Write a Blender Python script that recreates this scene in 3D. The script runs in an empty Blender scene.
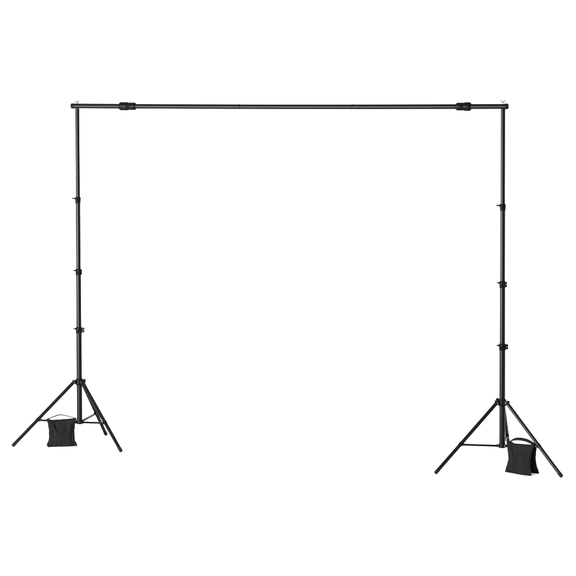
import bpy, bmesh, math
from mathutils import Vector, Matrix, noise

scene = bpy.context.scene
col = scene.collection
R = math.radians

# ------------------------------------------------------------------ materials
def new_mat(name):
    m = bpy.data.materials.new(name); m.use_nodes = True
    nt = m.node_tree
    return m, nt, nt.nodes['Principled BSDF']

def noise_bump(nt, p, scale, strength, dist, detail=3.0, coord='Object', stretch=None):
    tc = nt.nodes.new('ShaderNodeTexCoord')
    n = nt.nodes.new('ShaderNodeTexNoise')
    n.inputs['Scale'].default_value = scale
    n.inputs['Detail'].default_value = detail
    if stretch:
        mp = nt.nodes.new('ShaderNodeMapping'); mp.inputs['Scale'].default_value = stretch
        nt.links.new(tc.outputs[coord], mp.inputs['Vector'])
        nt.links.new(mp.outputs['Vector'], n.inputs['Vector'])
    else:
        nt.links.new(tc.outputs[coord], n.inputs['Vector'])
    b = nt.nodes.new('ShaderNodeBump')
    b.inputs['Strength'].default_value = strength
    b.inputs['Distance'].default_value = dist
    nt.links.new(n.outputs['Fac'], b.inputs['Height'])
    nt.links.new(b.outputs['Normal'], p.inputs['Normal'])
    return n, b

def vary_rough(nt, p, n, lo, hi):
    mr = nt.nodes.new('ShaderNodeMapRange')
    mr.inputs['To Min'].default_value = lo; mr.inputs['To Max'].default_value = hi
    nt.links.new(n.outputs['Fac'], mr.inputs['Value'])
    nt.links.new(mr.outputs['Result'], p.inputs['Roughness'])

def painted(name, base, spec, r0, r1):
    m, nt, p = new_mat(name)
    p.inputs['Base Color'].default_value = (base, base, base*1.02, 1)
    p.inputs['Specular IOR Level'].default_value = spec
    n, b = noise_bump(nt, p, 260, 0.07, 0.0005)
    vary_rough(nt, p, n, r0, r1)
    return m

M_TUBE = painted('black_anodised_tube', 0.0010, 0.06, 0.22, 0.30)
M_PLASTIC = painted('black_moulded_plastic', 0.0008, 0.035, 0.34, 0.46)
M_RUBBER = painted('black_rubber', 0.0030, 0.04, 0.65, 0.8)

m, nt, p = new_mat('bare_zinc_steel'); M_STEEL = m
p.inputs['Base Color'].default_value = (0.13, 0.13, 0.135, 1)
p.inputs['Metallic'].default_value = 1.0
n, b = noise_bump(nt, p, 300, 0.2, 0.0005); vary_rough(nt, p, n, 0.25, 0.45)

def fabric(name, base):
    m, nt, p = new_mat(name)
    p.inputs['Roughness'].default_value = 0.85
    p.inputs['Specular IOR Level'].default_value = 0.06
    tc = nt.nodes.new('ShaderNodeTexCoord')
    w1 = nt.nodes.new('ShaderNodeTexWave'); w1.bands_direction = 'X'; w1.inputs['Scale'].default_value = 220
    w2 = nt.nodes.new('ShaderNodeTexWave'); w2.bands_direction = 'Z'; w2.inputs['Scale'].default_value = 220
    for w in (w1, w2):
        w.inputs['Distortion'].default_value = 0.6
        nt.links.new(tc.outputs['Object'], w.inputs['Vector'])
    mul = nt.nodes.new('ShaderNodeMath'); mul.operation = 'MULTIPLY'
    nt.links.new(w1.outputs['Fac'], mul.inputs[0]); nt.links.new(w2.outputs['Fac'], mul.inputs[1])
    bp = nt.nodes.new('ShaderNodeBump'); bp.inputs['Strength'].default_value = 0.5; bp.inputs['Distance'].default_value = 0.0006
    nt.links.new(mul.outputs[0], bp.inputs['Height']); nt.links.new(bp.outputs['Normal'], p.inputs['Normal'])
    ns = nt.nodes.new('ShaderNodeTexNoise'); ns.inputs['Scale'].default_value = 14; ns.inputs['Detail'].default_value = 5
    nt.links.new(tc.outputs['Object'], ns.inputs['Vector'])
    cr = nt.nodes.new('ShaderNodeValToRGB')
    cr.color_ramp.elements[0].position = 0.3; cr.color_ramp.elements[0].color = (base*0.8,)*3 + (1,)
    cr.color_ramp.elements[1].position = 0.7; cr.color_ramp.elements[1].color = (base*1.2,)*3 + (1,)
    nt.links.new(ns.outputs['Fac'], cr.inputs['Fac']); nt.links.new(cr.outputs['Color'], p.inputs['Base Color'])
    return m
M_FABRIC = fabric('black_nylon_cloth', 0.0023)
M_WEB = fabric('black_webbing', 0.0026)

def paper(name):
    m, nt, p = new_mat(name)
    p.inputs['Base Color'].default_value = (0.9, 0.9, 0.9, 1)
    p.inputs['Roughness'].default_value = 0.9
    p.inputs['Specular IOR Level'].default_value = 0.0
    noise_bump(nt, p, 60, 0.05, 0.0005)
    return m
M_PAPER = paper('white_studio_paper')

# ------------------------------------------------------------------ mesh helpers
def basis(d):
    d = d.normalized()
    a = Vector((0, 0, 1)) if abs(d.z) < 0.95 else Vector((1, 0, 0))
    x = a.cross(d).normalized(); y = d.cross(x)
    return x, y, d

def lathe(bm, profile, origin=(0, 0, 0), axis=(0, 0, 1), n=32):
    """profile: (distance along axis, radius); closed by the end radii"""
    o = Vector(origin); x, y, d = basis(Vector(axis))
    rings = []
    for t, r in profile:
        if r <= 1e-6:
            rings.append([bm.verts.new(o + d*t)])
        else:
            rings.append([bm.verts.new(o + d*t + (x*math.cos(2*math.pi*k/n) + y*math.sin(2*math.pi*k/n))*r) for k in range(n)])
    for a, b in zip(rings, rings[1:]):
        for k in range(n):
            k2 = (k+1) % n
            if len(a) == 1 and len(b) == 1: continue
            if len(a) == 1: bm.faces.new((a[0], b[k2], b[k]))
            elif len(b) == 1: bm.faces.new((a[k], a[k2], b[0]))
            else: bm.faces.new((a[k], a[k2], b[k2], b[k]))
    if len(rings[0]) > 1: bm.faces.new(list(reversed(rings[0])))
    if len(rings[-1]) > 1: bm.faces.new(rings[-1])

def tube(bm, p0, p1, r, n=28, bev=0.001):
    p0 = Vector(p0); p1 = Vector(p1); L = (p1-p0).length
    lathe(bm, [(0, r-bev), (bev, r), (L-bev, r), (L, r-bev)], p0, p1-p0, n)

def box(bm, c, sx, sy, sz, X=(1, 0, 0), Z=(0, 0, 1), bev=0.0012, taper=1.0):
    """box centred at c, X = its long axis, taper shrinks the +X end"""
    X = Vector(X).normalized(); Z = Vector(Z); Y = Z.cross(X).normalized(); Z = X.cross(Y).normalized()
    c = Vector(c)
    t = bmesh.new()
    r = bmesh.ops.create_cube(t, size=1.0)
    for v in t.verts:
        k = taper if v.co.x > 0 else 1.0
        v.co = Vector((v.co.x*sx, v.co.y*sy*k, v.co.z*sz*k))
    if bev: bmesh.ops.bevel(t, geom=t.edges[:], offset=bev, segments=2, affect='EDGES', profile=0.6)
    M = Matrix((X, Y, Z)).transposed()
    vm = {v: bm.verts.new(c + M @ v.co) for v in t.verts}
    for f in t.faces: bm.faces.new([vm[v] for v in f.verts])
    t.free()

def obj(name, bm, mat, parent=None, angle=35, smooth=True):
    bmesh.ops.recalc_face_normals(bm, faces=bm.faces[:])
    me = bpy.data.meshes.new(name); bm.to_mesh(me); bm.free()
    me.materials.append(mat)
    if smooth:
        me.polygons.foreach_set('use_smooth', [True]*len(me.polygons))
        me.set_sharp_from_angle(angle=R(angle))
    o = bpy.data.objects.new(name, me); col.objects.link(o)
    if parent: o.parent = parent
    return o

def thing(name, label, cat, loc, rot=(0, 0, 0), group=None):
    o = bpy.data.objects.new(name, None); col.objects.link(o)
    o.empty_display_size = 0.1
    o.location = loc; o.rotation_euler = rot
    o['label'] = label; o['category'] = cat
    if group: o['group'] = group
    return o

# ------------------------------------------------------------------ camera
F_PX = 2260.0; H_CAM = 2.40; HORIZON = 105.5
pitch = math.atan((288 - HORIZON)/F_PX)
cam_d = bpy.data.cameras.new('camera'); cam = bpy.data.objects.new('camera', cam_d); col.objects.link(cam)
cam.location = (0, 0, H_CAM)
cam.rotation_euler = (R(90) - pitch, 0, 0)
cam_d.sensor_width = 36; cam_d.lens = 36*F_PX/576
cam_d.clip_start = 0.1; cam_d.clip_end = 500
scene.camera = cam

# ------------------------------------------------------------------ the two stands
R_LEG = 0.476
H_COLLAR = 0.460
H_HUB = 0.177
JOINTS = (0.833, 1.244, 1.750)
H_BAR = 2.397
RAD = (0.0196, 0.0180, 0.0167, 0.0153)     # telescoping sections, bottom to top

def az(a, r, z): return Vector((math.cos(R(a))*r, math.sin(R(a))*r, z))

LUG_R = 0.040
def leg_point(a, rad):
    """point on the leg axis at distance rad from the column"""
    t = (rad - LUG_R)/(R_LEG - LUG_R)
    return az(a, rad, (H_COLLAR - 0.006)*(1-t) + 0.012*t)

def clamp(parent, h, r_lo, r_up, ear_az, lever_az, blunt):
    bm = bmesh.new()
    ro = r_lo + 0.0030
    lathe(bm, [(-0.034, r_lo+0.0006), (-0.034, ro-0.001), (-0.031, ro), (-0.012, ro), (-0.010, ro+0.0012), (0.004, ro+0.0012),
               (0.006, ro), (0.009, ro-0.001), (0.011, r_up+0.002), (0.011, r_up+0.0004)], (0, 0, h), (0, 0, 1), 36)
    e = az(ear_az, 1, 0); side = Vector((-e.y, e.x, 0))
    for zc, hz in ((-0.001, 0.016), (-0.0190, 0.016)):       # upper and lower tab of the split ear
        for s in (-1, 1):
            box(bm, Vector((0, 0, h+zc)) + e*(ro+0.006) + side*s*0.0055, 0.020, 0.0065, hz, X=e, bev=0.0014)
    c = obj('tube_clamp', bm, M_PLASTIC, parent)
    bm = bmesh.new()                                        # bolt through the ear
    for zc in (-0.001, -0.021):
        pc = Vector((0, 0, h+zc)) + e*(ro+0.009)
        lathe(bm, [(-0.0115, 0.0028), (-0.0110, 0.0034), (0.0110, 0.0034), (0.0115, 0.0028)], pc, side, 6)
    obj('bolt', bm, M_PLASTIC, c)
    bm = bmesh.new()                                        # locking lever
    l = az(lever_az, 1, 0)
    lathe(bm, [(0, 0.0065), (0.008, 0.0065), (0.009, 0.005)], Vector((0, 0, h-0.001)) + l*(ro-0.001), l, 20)
    L = 0.0215
    if blunt: box(bm, Vector((0, 0, h+0.001)) + l*(ro+L/2+0.002), L, 0.013, 0.0105, X=l, bev=0.002, taper=0.9)
    else:     box(bm, Vector((0, 0, h+0.000)) + l*(ro+L/2+0.001), L, 0.013, 0.0115, X=l, bev=0.0012, taper=0.32)
    obj('clamp_lever', bm, M_PLASTIC, c)

def make_stand(label, loc, rot, turn, knob_az, knob_z, nut_rot):
    t = thing('backdrop_stand', label, 'tripod stand', loc, rot, 'tripod stands holding up the crossbar')
    # centre column, one mesh per telescoping section
    zs = [H_HUB - 0.020, JOINTS[0], JOINTS[1], JOINTS[2], H_BAR - 0.0183]
    for k in range(4):
        bm = bmesh.new(); tube(bm, (0, 0, zs[k]), (0, 0, zs[k+1] + (0.004 if k < 3 else 0)), RAD[k], 40)
        obj('column_tube', bm, M_TUBE, t)
    clamp(t, JOINTS[2], RAD[2], RAD[3], -84, 184, True)
    clamp(t, JOINTS[1], RAD[1], RAD[2], -54, 186, False)
    clamp(t, JOINTS[0], RAD[0], RAD[1], -8, 190, False)
    # spider that carries the legs
    angles = [a + turn for a in (-167.3, -47.8, 71.6)]
    bm = bmesh.new()
    rc = 0.0265
    lathe(bm, [(-0.028, 0.0200), (-0.028, rc-0.002), (-0.024, rc), (-0.018, rc), (-0.017, rc-0.002), (0.006, rc-0.002), (0.007, rc), (0.014, rc), (0.018, rc-0.003), (0.018, 0.0200)],
          (0, 0, H_COLLAR), (0, 0, 1), 40)
    for a in angles:
        d = az(a, 1, 0); s = Vector((-d.y, d.x, 0))
        for q in (-1, 1):
            box(bm, Vector((0, 0, H_COLLAR-0.005)) + d*0.034 + s*q*0.0140, 0.030, 0.004, 0.027, X=d, bev=0.0015)
        box(bm, Vector((0, 0, H_COLLAR+0.004)) + d*0.030, 0.026, 0.027, 0.008, X=d, bev=0.002)
    sp = obj('leg_collar', bm, M_PLASTIC, t)
    for a in angles:
        d = az(a, 1, 0); s = Vector((-d.y, d.x, 0)); pc = az(a, LUG_R, H_COLLAR-0.006)
        bm = bmesh.new()
        lathe(bm, [(-0.0187, 0.0), (-0.0183, 0.0024), (-0.0170, 0.0036), (0.0170, 0.0036), (0.0183, 0.0024), (0.0187, 0.0)], pc, s, 16)
        obj('rivet', bm, M_STEEL, sp)
    # tightening knob
    bm = bmesh.new(); k = az(knob_az, 1, 0)
    n = 40
    lathe(bm, [(0, 0.006), (0.006, 0.006), (0.0065, 0.014), (0.008, 0.016), (0.018, 0.0165), (0.021, 0.0145), (0.022, 0.008), (0.022, 0.0)],
          Vector((0, 0, H_COLLAR+knob_z)) + k*(rc-0.003), k, n)
    for v in bm.verts:                                      # scalloped grip
        rel = v.co - Vector((0, 0, H_COLLAR+knob_z)); along = rel.dot(k); rad = rel - k*along
        if rad.length > 0.012:
            ang = math.atan2(rad.z, rad.dot(Vector((-k.y, k.x, 0))))
            v.co -= rad.normalized()*0.0016*(0.5+0.5*math.cos(ang*8))
    obj('knob', bm, M_PLASTIC, sp)
    # legs
    for a in angles:
        p0 = az(a, LUG_R-0.004, H_COLLAR-0.003); p1 = leg_point(a, R_LEG)
        d = (p1-p0).normalized()
        bm = bmesh.new(); tube(bm, p0, p1 - d*0.020, 0.0126, 32)
        lg = obj('leg', bm, M_TUBE, t)
        bm = bmesh.new()
        lathe(bm, [(-0.034, 0.0127), (-0.034, 0.0130), (-0.032, 0.0133), (-0.006, 0.0133), (-0.001, 0.0118), (0.0015, 0.0075), (0.002, 0)], p1, d, 32)
        obj('rubber_foot', bm, M_RUBBER, lg)
    # bottom hub
    bm = bmesh.new()
    lathe(bm, [(-0.024, 0.010), (-0.0235, 0.0190), (-0.020, 0.0216), (0.008, 0.0216), (0.011, 0.0208), (0.011, 0.0198)], (0, 0, H_HUB), (0, 0, 1), 36)
    for a in angles:
        d = az(a, 1, 0); s = Vector((-d.y, d.x, 0))
        for q in (-1, 1):
            box(bm, Vector((0, 0, H_HUB-0.008)) + d*0.026 + s*q*0.0085, 0.020, 0.003, 0.020, X=d, bev=0.001)
    hub = obj('brace_hub', bm, M_PLASTIC, t)
    for a in angles:
        d = az(a, 1, 0); s = Vector((-d.y, d.x, 0)); pc = az(a, 0.030, H_HUB-0.008)
        bm = bmesh.new()
        lathe(bm, [(-0.0125, 0.0), (-0.0122, 0.0022), (-0.011, 0.0032), (0.011, 0.0032), (0.0122, 0.0022), (0.0125, 0.0)], pc, s, 14)
        obj('rivet', bm, M_STEEL, hub)
    # spreader braces, each a flat bar from the hub to its leg
    for a in angles:
        d = az(a, 1, 0); s = Vector((-d.y, d.x, 0))
        q0 = az(a, 0.026, H_HUB-0.008); q1 = leg_point(a, 0.295) - Vector((0, 0, 0.004))
        bm = bmesh.new()
        for sd in (-1, 1):                                  # pressed channel: two webs and a top
            box(bm, (q0+q1)/2 + s*sd*0.0052, (q1-q0).length, 0.0022, 0.0135, X=q1-q0, bev=0.0006)
        box(bm, (q0+q1)/2 + Vector((0, 0, 0.0052)), (q1-q0).length-0.02, 0.0078, 0.0020, X=q1-q0, bev=0.0004)
        br = obj('brace', bm, M_TUBE, t)
        bm = bmesh.new()                                    # leg bracket that the brace is riveted to
        dl = (leg_point(a, R_LEG)-leg_point(a, LUG_R)).normalized(); pl = leg_point(a, 0.295)
        lathe(bm, [(-0.012, 0.0127), (-0.012, 0.0137), (0.012, 0.0137), (0.012, 0.0127)], pl, dl, 28)
        for sd in (-1, 1):
            box(bm, pl - d*0.010 + s*sd*0.0088 - Vector((0, 0, 0.004)), 0.026, 0.0026, 0.018, X=d, bev=0.0008)
        bk = obj('leg_bracket', bm, M_PLASTIC, t)
        bm = bmesh.new()
        lathe(bm, [(-0.0125, 0.0), (-0.0122, 0.0022), (-0.0105, 0.0034), (0.0105, 0.0034), (0.0122, 0.0022), (0.0125, 0.0)], q1 - d*0.016, s, 14)
        obj('rivet', bm, M_STEEL, bk)
    # stud and wing nut that hold the crossbar down
    bm = bmesh.new()
    tube(bm, (0, 0, H_BAR-0.020), (0, 0, H_BAR+0.0305), 0.0030, 16, 0.0006)
    stud = obj('stud', bm, M_STEEL, t)
    bm = bmesh.new()
    z0 = H_BAR + 0.0186
    lathe(bm, [(0, 0.0078), (0.0015, 0.0082), (0.006, 0.0058), (0.0075, 0.0055), (0.0075, 0.0032)], (0, 0, z0), (0, 0, 1), 20)
    for s in (-1, 1):
        h_ = az(nut_rot, 1, 0)*s
        box(bm, h_*0.0085 + Vector((0, 0, z0+0.0115)), 0.018, 0.0042, 0.0100, X=h_*0.62 + Vector((0, 0, 0.8)), Z=h_*-0.8 + Vector((0, 0, 0.62)), bev=0.0012, taper=0.85)
    obj('wing_nut', bm, M_STEEL, t)
    return t

fwd = Vector((0, math.cos(pitch), -math.sin(pitch))); upv = Vector((0, math.sin(pitch), math.cos(pitch)))
def ground(px, py, z=0.0):
    d = fwd*F_PX + Vector((1, 0, 0))*(px-288) - upv*(py-288)
    return Vector((0, 0, H_CAM)) + d*((z-H_CAM)/d.z)
BL = ground(79.8, 445.6); BR = ground(502.0, 471.0)
LEAN_R = -0.0115/H_BAR
stand_a = make_stand('left black tripod stand of the two, all three legs in full view', BL, (0, 0, 0), 0, 0, 0.0, 38)
stand_b = make_stand('right black tripod stand of the two, its back leg hidden behind its sandbag', BR, (0, LEAN_R, 0), 6.3, 138, 0.006, 8)

# ------------------------------------------------------------------ crossbar
TL = BL + Vector((0, 0, H_BAR)); TR = BR + Vector((math.sin(LEAN_R)*H_BAR, 0, math.cos(LEAN_R)*H_BAR))
TR.z -= 0.003
bd = (TR-TL).normalized(); span = (TR-TL).length
yaw = math.atan2(bd.y, bd.x); pt = -math.asin(bd.z)
xb = thing('crossbar', 'long black telescopic crossbar resting on top of the two tripod stands', 'crossbar', TL, (0, pt, yaw))
def bar_x(px):
    """distance along the bar seen at picture column px (568 px wide photo frame)"""
    k = (px-288)/F_PX
    # solve (TL + bd*s).x = k * depth
    def f(s):
        q = TL + bd*s; rel = q - Vector((0, 0, H_CAM)); return rel.x - k*rel.dot(fwd)
    a, b = -1.0, 5.0
    for _ in range(60):
        m_ = (a+b)/2
        if f(m_) < 0: a = m_
        else: b = m_
    return a
def sag(s):
    u = s/span; return -0.004*4*u*(1-u)
def bar_tube(name, s0, s1, r, mat, parent, n=10):
    bm = bmesh.new(); rings = []
    prof = []
    for i in range(n+1):
        prof.append((s0 + (s1-s0)*i/n, r))
    prof = [(s0, r-0.001), (s0+0.001, r)] + prof[1:-1] + [(s1-0.001, r), (s1, r-0.001)]
    lathe(bm, prof, (0, 0, 0), (1, 0, 0), 40)
    for v in bm.verts: v.co.z += sag(v.co.x)
    return obj(name, bm, mat, parent, angle=30)
e0, e1 = bar_x(71.0), bar_x(508.6)
jl0, jl1, jl2 = bar_x(119.4), bar_x(128.2), bar_x(135.6)
jr0, jr1, jr2 = bar_x(456.2), bar_x(464.0), bar_x(471.2)
p1_, p2_ = bar_x(239.6), bar_x(352.6)
rb = 0.0174
bar_tube('bar_tube', e0+0.004, jl0+0.010, 0.0180, M_TUBE, xb)
bar_tube('bar_tube', jl2-0.010, p1_+0.004, rb, M_TUBE, xb)
bar_tube('bar_tube', p1_+0.005, p2_-0.005, rb-0.0003, M_TUBE, xb)
bar_tube('bar_tube', p2_-0.004, jr0+0.010, rb-0.0001, M_TUBE, xb)
bar_tube('bar_tube', jr2-0.010, e1-0.004, 0.0178, M_TUBE, xb)
for s0, s1, d in ((e0, e0+0.030, 1), (e1, e1-0.026, -1)):
    bm = bmesh.new(); L = abs(s1-s0)
    lathe(bm, [(0, 0.006), (0.0005, 0.013), (0.004, 0.0190), (0.007, 0.0198), (L-0.003, 0.0198), (L, 0.0188), (L, 0.0170)], (s0, 0, 0), (d, 0, 0), 40)
    obj('end_cap', bm, M_PLASTIC, xb)
def barrel(a, b, c, d):
    """two-stage twist lock: a..b the wide grip, b..c the narrower nut; d = +1 / -1 direction"""
    bm = bmesh.new(); w = abs(b-a); v_ = abs(c-b); base = a
    lathe(bm, [(0, 0.0175), (0.002, 0.024), (0.007, 0.0290), (0.012, 0.0302), (w-0.006, 0.0302), (w-0.002, 0.0292), (w, 0.0262),
               (w+0.002, 0.0256), (w+0.004, 0.0272), (w+v_-0.009, 0.0272), (w+v_-0.003, 0.0256), (w+v_, 0.022), (w+v_, 0.0168)], (base, 0, 0), (d, 0, 0), 72)
    for v in bm.verts:                                      # grip ribs
        r = math.hypot(v.co.y, v.co.z)
        if r > 0.026:
            ang = math.atan2(v.co.z, v.co.y); k = 1 - 0.035*(0.5+0.5*math.cos(ang*18))
            v.co.y *= k; v.co.z *= k
        v.co.z += sag(v.co.x)
    tl = obj('twist_lock', bm, M_PLASTIC, xb, angle=60)
barrel(jl0, jl1, jl2, 1)
barrel(jr2, jr1, jr0, -1)
for s in (p1_, p2_):
    bm = bmesh.new()
    lathe(bm, [(0, 0.0034), (0.008, 0.0034), (0.0108, 0.0026), (0.0118, 0)], (s, 0, rb-0.002+sag(s)), (0, 0, 1), 16)
    obj('spring_button', bm, M_STEEL, xb)

# ------------------------------------------------------------------ sandbags
def half_width(s, straight):
    pts = ((0, .1030), (.08, .1015), (.14, .0965), (.30, .0900), (.42, .0875), (.60, .0875), (.78, .0885), (.85, .0925), (.885, .0990), (.92, .0975), (.95, .1030), (1, .1045)) if straight else ((0, .1030), (.05, .1040), (.12, .0985), (.25, .0925), (.45, .0865), (.60, .0870), (.75, .0910), (.84, .0975), (.88, .1010), (.91, .0990), (.95, .1030), (1, .1045))
    for (a, wa), (b, wb) in zip(pts, pts[1:]):
        if s <= b:
            k = (s-a)/(b-a); return wa + (wb-wa)*k
    return pts[-1][1]

def pouch_point(u, s, side, face, top, spread_t, spread_b, seed):
    """u -1..1 across, s 0..1 down, side -1 front / +1 rear pouch, face -1 outer / +1 inner skin"""
    w = half_width(s, seed < 5)*(1 + 0.030*noise.noise(Vector((s*6, seed, u*0.8))))
    ear = top + 0.010*abs(u)**5 - 0.004*math.cos(u*2.4+seed)*(1-abs(u)**4)
    z = ear*(1-s) + 0.003*s + 0.003*s*u*(1 if seed > 5 else -0.3)*side
    x = u*w
    yc = side*(spread_t + (spread_b-spread_t)*s**1.15)
    T = 0.017*max(0, 1-abs(u)**5)**0.55*(math.sin(math.pi*min(1, s**0.9))**0.6 if 0 < s < 1 else 0)*(0.45+0.75*s)
    if s > 0.95: T = min(T, 0.004)
    y = yc + (T if face*side > 0 else -T)
    # folds pulled from the two top corners towards the middle, and slack creases
    f = 0.0
    for cx in (-0.85, 0.85):
        lx = cx*(1 - 0.95*s)
        f += 0.0080*math.exp(-((u-lx)/0.10)**2)*math.exp(-((s-0.30)/0.30)**2)
        lx2 = cx*(0.62 - 0.35*s)
        f -= 0.0065*math.exp(-((u-lx2)/0.09)**2)*math.exp(-((s-0.32)/0.26)**2)
    f += 0.0070*noise.noise(Vector((u*3.2+seed, s*2.2, seed*1.7)))
    f += 0.0040*noise.noise(Vector((u*7+seed, s*4.0+u*2, seed*2.7)))
    f += 0.0016*math.sin(s*34+u*2)*math.exp(-((abs(u)-0.93)/0.12)**2)
    k = min(1, s/0.06)*min(1, (1-s)/0.05)*min(1, (1-abs(u))/0.06)
    y += side*f*k
    y += side*0.004*math.sin(u*3.1+seed)*s                  # bottom hem not quite straight
    return Vector((x, y, z))

def make_sandbag(label, loc, ang, brace_h, spread_t, spread_b, seed, strap_tilt, strap_peak, strap_w, strap_e):
    t = thing('sandbag', label, 'sandbag', loc, (0, 0, ang), 'black sandbags straddling a stand brace')
    top = brace_h
    nu, nv = 44, 44
    for side in (-1, 1):
        bm = bmesh.new(); g = {}
        for face in (-1, 1):
            for i in range(nu+1):
                for j in range(nv+1):
                    u = -1 + 2*i/nu; s = j/nv
                    if face == 1 and (i in (0, nu) or j in (0, nv)): g[(face, i, j)] = g[(-1, i, j)]; continue
                    g[(face, i, j)] = bm.verts.new(pouch_point(u, s, side, face, top, spread_t, spread_b, seed+side))
        for face in (-1, 1):
            for i in range(nu):
                for j in range(nv):
                    q = [g[(face, i, j)], g[(face, i+1, j)], g[(face, i+1, j+1)], g[(face, i, j+1)]]
                    bm.faces.new(q)
        po = obj('pouch', bm, M_FABRIC, t, angle=70)
        # piping round the pouch: a thin cord on the seam
        path = [pouch_point(-1 if k == 0 else (1 if k == 2 else 0), 0, side, -1, top, spread_t, spread_b, seed+side) for k in ()]
        for j in range(nv+1): path.append(pouch_point(-1, j/nv, side, -1, top, spread_t, spread_b, seed+side))
        for i in range(1, nu): path.append(pouch_point(-1+2*i/nu, 1, side, -1, top, spread_t, spread_b, seed+side))
        for j in range(nv+1): path.append(pouch_point(1, 1-j/nv, side, -1, top, spread_t, spread_b, seed+side))
        bm = bmesh.new(); rings = []
        for k, q in enumerate(path):
            d = path[min(k+1, len(path)-1)] - path[max(k-1, 0)]
            x, y, _ = basis(d)
            rings.append([bm.verts.new(q + (x*math.cos(a)+y*math.sin(a))*0.0021) for a in [2*math.pi*m_/8 for m_ in range(8)]])
        for a, b in zip(rings, rings[1:]):
            for m_ in range(8): bm.faces.new((a[m_], a[(m_+1) % 8], b[(m_+1) % 8], b[m_]))
        bm.faces.new(rings[0]); bm.faces.new(rings[-1])
        obj('piping', bm, M_WEB, po, angle=70)
    # yoke: the cloth that goes over the brace and joins the pouches
    bm = bmesh.new(); g = {}
    nw = 10
    for i in range(nu+1):
        u = -1 + 2*i/nu
        a = pouch_point(u, 0.0, -1, -1, top, spread_t, spread_b, seed-1); b = pouch_point(u, 0.0, 1, -1, top, spread_t, spread_b, seed+1)
        for j in range(nw+1):
            k = j/nw
            p_ = a.lerp(b, k); arch = math.sin(math.pi*k)
            p_.z += 0.006*arch + 0.0015*arch*noise.noise(Vector((u*5, k*3, seed)))
            g[(i, j, 0)] = bm.verts.new(p_ + Vector((0, 0, 0.001)))
            g[(i, j, 1)] = bm.verts.new(p_ - Vector((0, 0, 0.0025)))
    for i in range(nu):
        for j in range(nw):
            bm.faces.new((g[(i, j, 0)], g[(i+1, j, 0)], g[(i+1, j+1, 0)], g[(i, j+1, 0)]))
            bm.faces.new((g[(i, j, 1)], g[(i, j+1, 1)], g[(i+1, j+1, 1)], g[(i+1, j, 1)]))
    for i in range(nu):
        for j in (0, nw): bm.faces.new((g[(i, j, 0)], g[(i+1, j, 0)], g[(i+1, j, 1)], g[(i, j, 1)]))
    for j in range(nw):
        for i in (0, nu): bm.faces.new((g[(i, j, 0)], g[(i, j+1, 0)], g[(i, j+1, 1)], g[(i, j, 1)]))
    obj('yoke', bm, M_FABRIC, t, angle=70)
    # webbing handle arching over the yoke
    bm = bmesh.new(); rings = []; n = 40
    for k in range(n+1):
        u = -1 + 2*k/n
        zz = top + 0.010 + strap_peak*(1-abs(u+0.08*(1-u*u))**strap_e)
        c = Vector((u*0.1015, -0.004, zz))
        tilt = strap_tilt*(0.75+0.25*math.cos(u*2.2))
        wd = Vector((0, math.cos(tilt), math.sin(tilt)))
        nrm = Vector((1, 0, 0)).cross(wd)
        h = 0.0013
        rings.append([bm.verts.new(c + wd*a*strap_w/2 + nrm*b*h) for a, b in ((-1, -1), (1, -1), (1, 1), (-1, 1))])
    for a, b in zip(rings, rings[1:]):
        for m_ in range(4): bm.faces.new((a[m_], a[(m_+1) % 4], b[(m_+1) % 4], b[m_]))
    bm.faces.new(rings[0]); bm.faces.new(rings[-1])
    # stitched tabs at both ends
    for s_ in (-1, 1):
        box(bm, Vector((s_*0.092, -spread_t-0.001, top-0.006)), 0.016, 0.003, 0.026, bev=0.0008)
        box(bm, Vector((s_*0.092, 0, top+0.0085)), 0.016, spread_t*2, 0.003, bev=0.0008)
    obj('handle', bm, M_WEB, t, angle=40)
    return t

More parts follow.
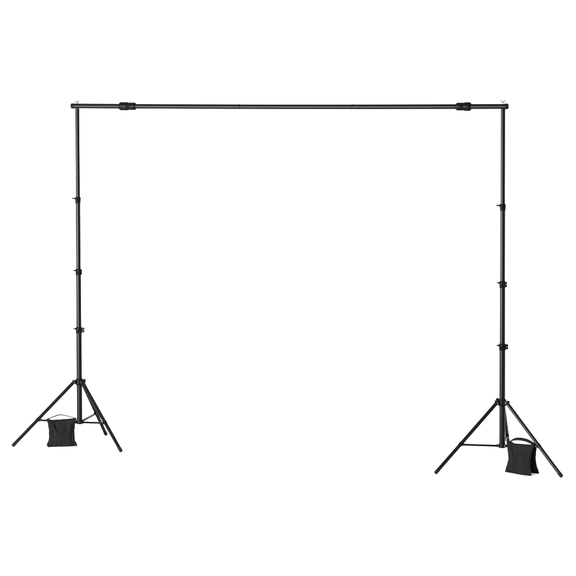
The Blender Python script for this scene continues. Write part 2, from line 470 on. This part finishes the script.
aL = -166.7; aR = -41
def on_brace(base, a, r): return base + az(a, r, 0)
make_sandbag('black cloth sandbag hung square on inside the left tripod stand, thin handle on edge',
             on_brace(BL, aL, 0.128), R(aL+180), 0.186, 0.013, 0.030, 1.3, 0.13, 0.029, 0.022, 1.35)
make_sandbag('black cloth sandbag by the right tripod stand, turned so both its pouches show',
             on_brace(BR, aR, 0.160), R(aR), 0.189, 0.020, 0.046, 7.7, 0.95, 0.028, 0.023, 2.4)

# ------------------------------------------------------------------ white studio floor and background
def sheet(name, rows, x0, x1):
    bm = bmesh.new(); prev = None
    for y, z in rows:
        cur = (bm.verts.new((x0, y, z)), bm.verts.new((x1, y, z)))
        if prev: bm.faces.new((prev[0], prev[1], cur[1], cur[0]))
        prev = cur
    for f in bm.faces: f.normal_update()
    me = bpy.data.meshes.new(name); bm.to_mesh(me); bm.free(); me.materials.append(M_PAPER)
    me.polygons.foreach_set('use_smooth', [True]*len(me.polygons))
    o = bpy.data.objects.new(name, me); col.objects.link(o); o['kind'] = 'structure'
    return o
YC = 24.0; RC = 3.0
sheet('floor', [(-10, 0), (5, 0), (YC, 0)], -26, 26)
rows = [(YC + RC*math.sin(R(a)), RC*(1-math.cos(R(a)))) for a in range(0, 91, 5)] + [(YC+RC, 12.0)]
sheet('background', rows, -26, 26)

# ------------------------------------------------------------------ light
w = bpy.data.worlds.new('World'); scene.world = w; w.use_nodes = True
bg = w.node_tree.nodes['Background']; bg.inputs['Color'].default_value = (1, 1, 1, 1); bg.inputs['Strength'].default_value = 2.0
def area(name, loc, target, sx, sy, power):
    l = bpy.data.lights.new(name, 'AREA'); l.shape = 'RECTANGLE'; l.size = sx; l.size_y = sy; l.energy = power
    o = bpy.data.objects.new(name, l); col.objects.link(o); o.location = loc
    o.rotation_euler = (Vector(target)-Vector(loc)).to_track_quat('-Z', 'Y').to_euler()
    return o
area('softbox', (-5.6, 9.6, 1.16), (0, 15.4, 1.16), 5.0, 2.25, 4300)

scene.render.engine = 'CYCLES'
scene.render.resolution_x = 1024; scene.render.resolution_y = 1024
scene.view_settings.view_transform = 'Standard'; scene.view_settings.look = 'None'
scene.view_settings.exposure = 0; scene.view_settings.gamma = 1
